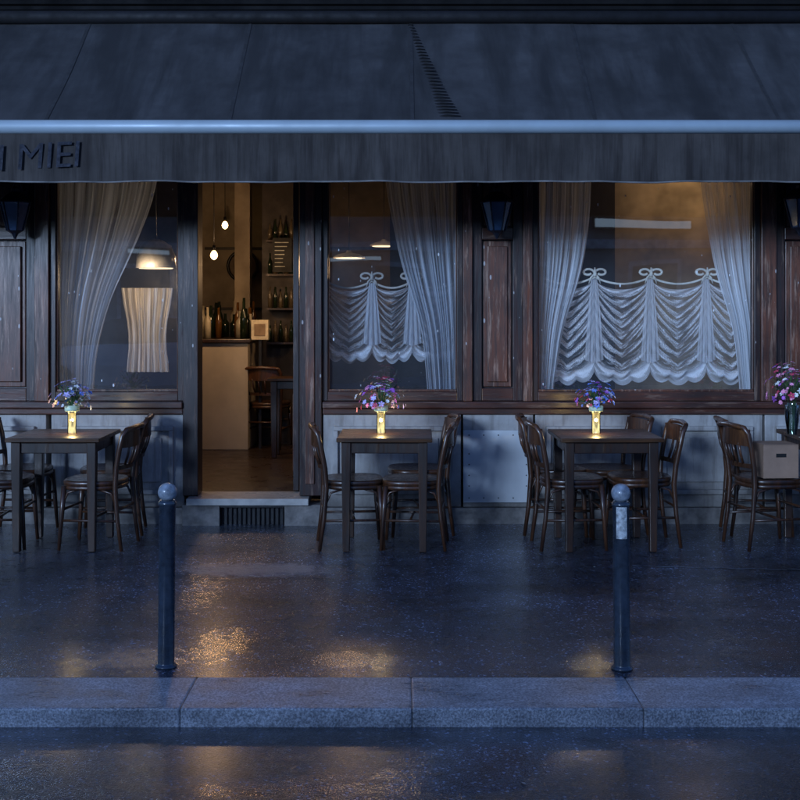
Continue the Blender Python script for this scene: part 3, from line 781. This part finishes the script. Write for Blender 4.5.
cb.box(PX(273,Yb),PX(292,Yb),Yb-0.02,Yb+0.02,PZ(272,Yb),PZ(238,Yb),0); 
for i in range(7): cb.box(PX(275,Yb),PX(275+random.uniform(8,14),Yb),Yb-0.024,Yb-0.0205,PZ(267-i*4,Yb),PZ(266.2-i*4,Yb),1)
cb.obj('chalkboard_menu',[BLACK,simple('chalk',(0.4,0.4,0.36),0.9)])
wb=MB(); Yw=11.75
wb.box(PX(251,Yw),PX(268,Yw),Yw+0.02,Yw+0.12,1.30,1.50,0); wb.box(PX(254,Yw),PX(265,Yw),Yw+0.012,Yw+0.018,1.34,1.46,1)
wb.box(PX(258,Yw),PX(261,Yw),Yw+0.05,Yw+0.09,0.2,1.3,2)
wb.obj('menu_stand',[simple('cream_card',(0.7,0.6,0.42),0.5),simple('print_brown',(0.3,0.2,0.12),0.6),DARK],bevel=0.003)
for (x_,y_,r_) in ((PX(270,12.0),11.95,80),):
    o=chair(x_,y_,r_); o.location.z=0.202
it2=table(PX(288,11),11.2,0.4,0.4,0); it2.location.z=0.202
def pendant(px,py,Y,kind):
    x,z=PX(px,Y),PZ(py,Y); m=MB()
    m.tube([(x,Y,3.098),(x,Y,z+0.06)],0.004,0,6)
    if kind=='bulb':
        m.lathe([(0.014,z+0.04),(0.016,z+0.09)],x,Y,0,10)
        m.lathe([(0.006,z-0.045),(0.026,z-0.03),(0.035,z-0.005),(0.028,z+0.02),(0.013,z+0.04)],x,Y,1,16)
    else:
        m.lathe([(0.15,z),(0.145,z+0.012),(0.10,z+0.035),(0.03,z+0.05),(0.02,z+0.07)],x,Y,2,24)
        m.lathe([(0.12,z-0.006),(0.125,z-0.002)],x,Y,1,24)
    m.obj('pendant_lamp',[DARK,BULB if kind=='bulb' else DIFF,SHADE])
pendant(214,255,11.0,'bulb'); addlight(PX(214,11),11.0,PZ(255,11)-0.08,22)
pendant(349,258,11.0,'shade'); pendant(384,246,12.2,'shade'); addlight(PX(349,11.0),11.0,PZ(258,11.0)-0.08,18,size=0.12)
dm=MB(); xd,zd=PX(156,10.0),PZ(268,10.0)
dm.lathe([(0.17,zd),(0.165,zd+0.10),(0.13,zd+0.19),(0.06,zd+0.235),(0.02,zd+0.25)],xd,10.0,0,24); dm.tube([(xd,10.0,zd+0.25),(xd,10.0,3.098)],0.005,1,6)
dm.lathe([(0.14,zd-0.006),(0.145,zd-0.002)],xd,10.0,2,24)
dm.obj('pendant_lamp',[simple('dome_shade',(0.25,0.24,0.22),0.3),DARK,DIFF]); addlight(xd-0.06,9.75,zd-0.12,14,(1,0.72,0.45),0.1)
pendant(225,225,13.0,'bulb')
pendant(700,165,10.1,'bulb'); addlight(PX(700,10.1),10.1,PZ(165,10.1)-0.08,7,(1,0.68,0.4))

# ------------------------------------------------------------ opposite side (seen in the glass)
O=empty('stone_building')
ob=MB(); ob.box(-25,25,-9.4,-9.0,0.02,3.9,0)
for i in range(-8,9):
    xx=i*2.9; ob.box(xx-0.65,xx+0.65,-9.0,-8.97,0.5,2.7,1); ob.box(xx-0.55,xx+0.55,-8.97,-8.95,0.6,2.6,2)
ob.box(-25,25,-9.0,-8.85,2.95,3.15,1); ob.box(-25,25,-9.0,-8.7,3.9,4.1,1)
ob.obj('street_front',[FACADE,simple('pale_trim',(0.5,0.5,0.48),0.6),simple('shop_pane',(0.03,0.04,0.05),0.08)],O,bevel=0.01)
sg=MB(); SG=emit('added_strip_glow',(0.50,0.72,1.0),0.8)  # invented glowing strips, added to give the windows pale bands to reflect
for x0_,x1_,z0_,z1_ in ((4.4,6.6,3.42,3.62),(-1.7,-0.4,2.72,2.80),(-6.1,-5.2,2.9,2.98)):
    sg.box(x0_-0.05,x1_+0.05,-8.84,-8.72,z0_-0.05,z1_+0.05,0); sg.box(x0_,x1_,-8.72,-8.70,z0_,z1_,1)
sg.obj('added_glow_strips',[DARK,SG],O)
def car(cx,cy,mats):
    E=empty('parked_car',(cx,cy,0)); m=MB()
    prof=[(-2.1,0.35,0.62,0.62),(-2.0,0.25,0.72,0.72),(-1.6,0.22,0.82,0.83),(-1.05,0.22,0.90,0.93),(-0.45,0.22,0.93,1.38),(0.2,0.22,0.94,1.46),(0.9,0.22,0.95,1.40),(1.5,0.22,0.96,1.05),(1.95,0.25,0.88,0.92),(2.05,0.35,0.75,0.75)]
    n=len(prof); rows=[]
    for x,zl,zb,zr in prof:
        e=0.85 if abs(x)<1.9 else 0.72
        ring=[(x,-e*0.92,zl),(x,-e,0.5*(zl+zb)),(x,-e*0.97,zb),(x,-0.62 if zr>zb+0.05 else -0.7,zr),(x,0.62 if zr>zb+0.05 else 0.7,zr),(x,e*0.97,zb),(x,e,0.5*(zl+zb)),(x,e*0.92,zl)]
        b=len(m.v); m.v+=ring; rows.append(b)
    for i in range(n-1):
        for k in range(8):
            k2=(k+1)%8
            mi=1 if (k in (2,4) and 3<=i<=6) else 0
            if k==3 and i in (3,6): mi=1
            m.face([rows[i]+k,rows[i]+k2,rows[i+1]+k2,rows[i+1]+k],mi,False)
    m.face([rows[0]+k for k in range(8)]); m.face([rows[-1]+k for k in range(8)][::-1])
    m.obj('body',[mats[0],mats[1]],E,bevel=0.03)
    wl=MB()
    for x in (-1.35,1.3):
        for y in (-0.8,0.8):
            wl.tube([(x,y-0.1,0.31),(x,y+0.1,0.31)],0.31,0,24); wl.tube([(x,y-0.105,0.31),(x,y+0.105,0.31)],0.18,1,16)
    wl.obj('wheels',[simple('tyre_rubber',(0.02,0.02,0.02),0.8),simple('wheel_alloy',(0.4,0.4,0.42),0.3,metal=0.7)],E,loc=(0,0,ZR))
car(-5.0,-4.9,(simple('car_paint_silver',(0.6,0.70,0.85),0.25,0.05,2,coat=0.8),simple('car_glass',(0.01,0.012,0.015),0.05)))

lf=MB(); rr=random.Random(11)
for i in range(40):
    x=rr.uniform(-3,3); y=rr.uniform(3.6,7.4); z=0.006 if y>5.1 else (ZR+0.004 if y<4.66 else 0.012)
    a=rr.uniform(0,6.28); s=rr.uniform(0.004,0.013)
    d=Vector((cos(a),sin(a),0))*s; t=Vector((-sin(a),cos(a),0))*s*0.5; P=Vector((x,y,z))
    lf.quad([P-d,P+t+Vector((0,0,.002)),P+d,P-t],0)
lf.obj('fallen_petals',[simple('wet_petal',(0.5,0.5,0.47),0.4)])

# ------------------------------------------------------------ light
w=bpy.data.worlds.new('World'); scene.world=w; w.use_nodes=True; nt=w.node_tree; nt.nodes.clear()
sky=nt.nodes.new('ShaderNodeTexSky'); sky.sky_type='NISHITA'; sky.sun_disc=False
tint=nt.nodes.new('ShaderNodeMix'); tint.data_type='RGBA'; tint.blend_type='MULTIPLY'; tint.inputs[0].default_value=1; tint.inputs[7].default_value=(0.36,0.64,1.50,1)
bg=nt.nodes.new('ShaderNodeBackground'); bg.inputs[1].default_value=0.145
wo=nt.nodes.new('ShaderNodeOutputWorld')
nt.links.new(sky.outputs[0],tint.inputs[6]); nt.links.new(tint.outputs[2],bg.inputs[0]); nt.links.new(bg.outputs[0],wo.inputs[0])
sd=bpy.data.lights.new('sun','SUN'); sd.energy=3.3; sd.angle=radians(11); sd.color=(0.46,0.66,1.0)
so=bpy.data.objects.new('sun',sd); scene.collection.objects.link(so)
az=radians(-27); el=radians(12)
dirv=Vector((-sin(az)*cos(el), cos(az)*cos(el), -sin(el)))
so.rotation_euler=dirv.to_track_quat('-Z','Y').to_euler()
sky.sun_elevation=radians(8); sky.sun_rotation=math.atan2(-dirv.x,-dirv.y)

cam=bpy.data.cameras.new('camera'); co=bpy.data.objects.new('camera',cam); scene.collection.objects.link(co)
co.location=(0,0,EYE); co.rotation_euler=(radians(90),0,0)
cam.sensor_width=36; cam.lens=36*F/800; cam.shift_y=-90/800; cam.clip_end=1000; cam.clip_start=0.05
scene.camera=co
scene.view_settings.view_transform='Standard'; scene.view_settings.look='None'; scene.view_settings.exposure=0
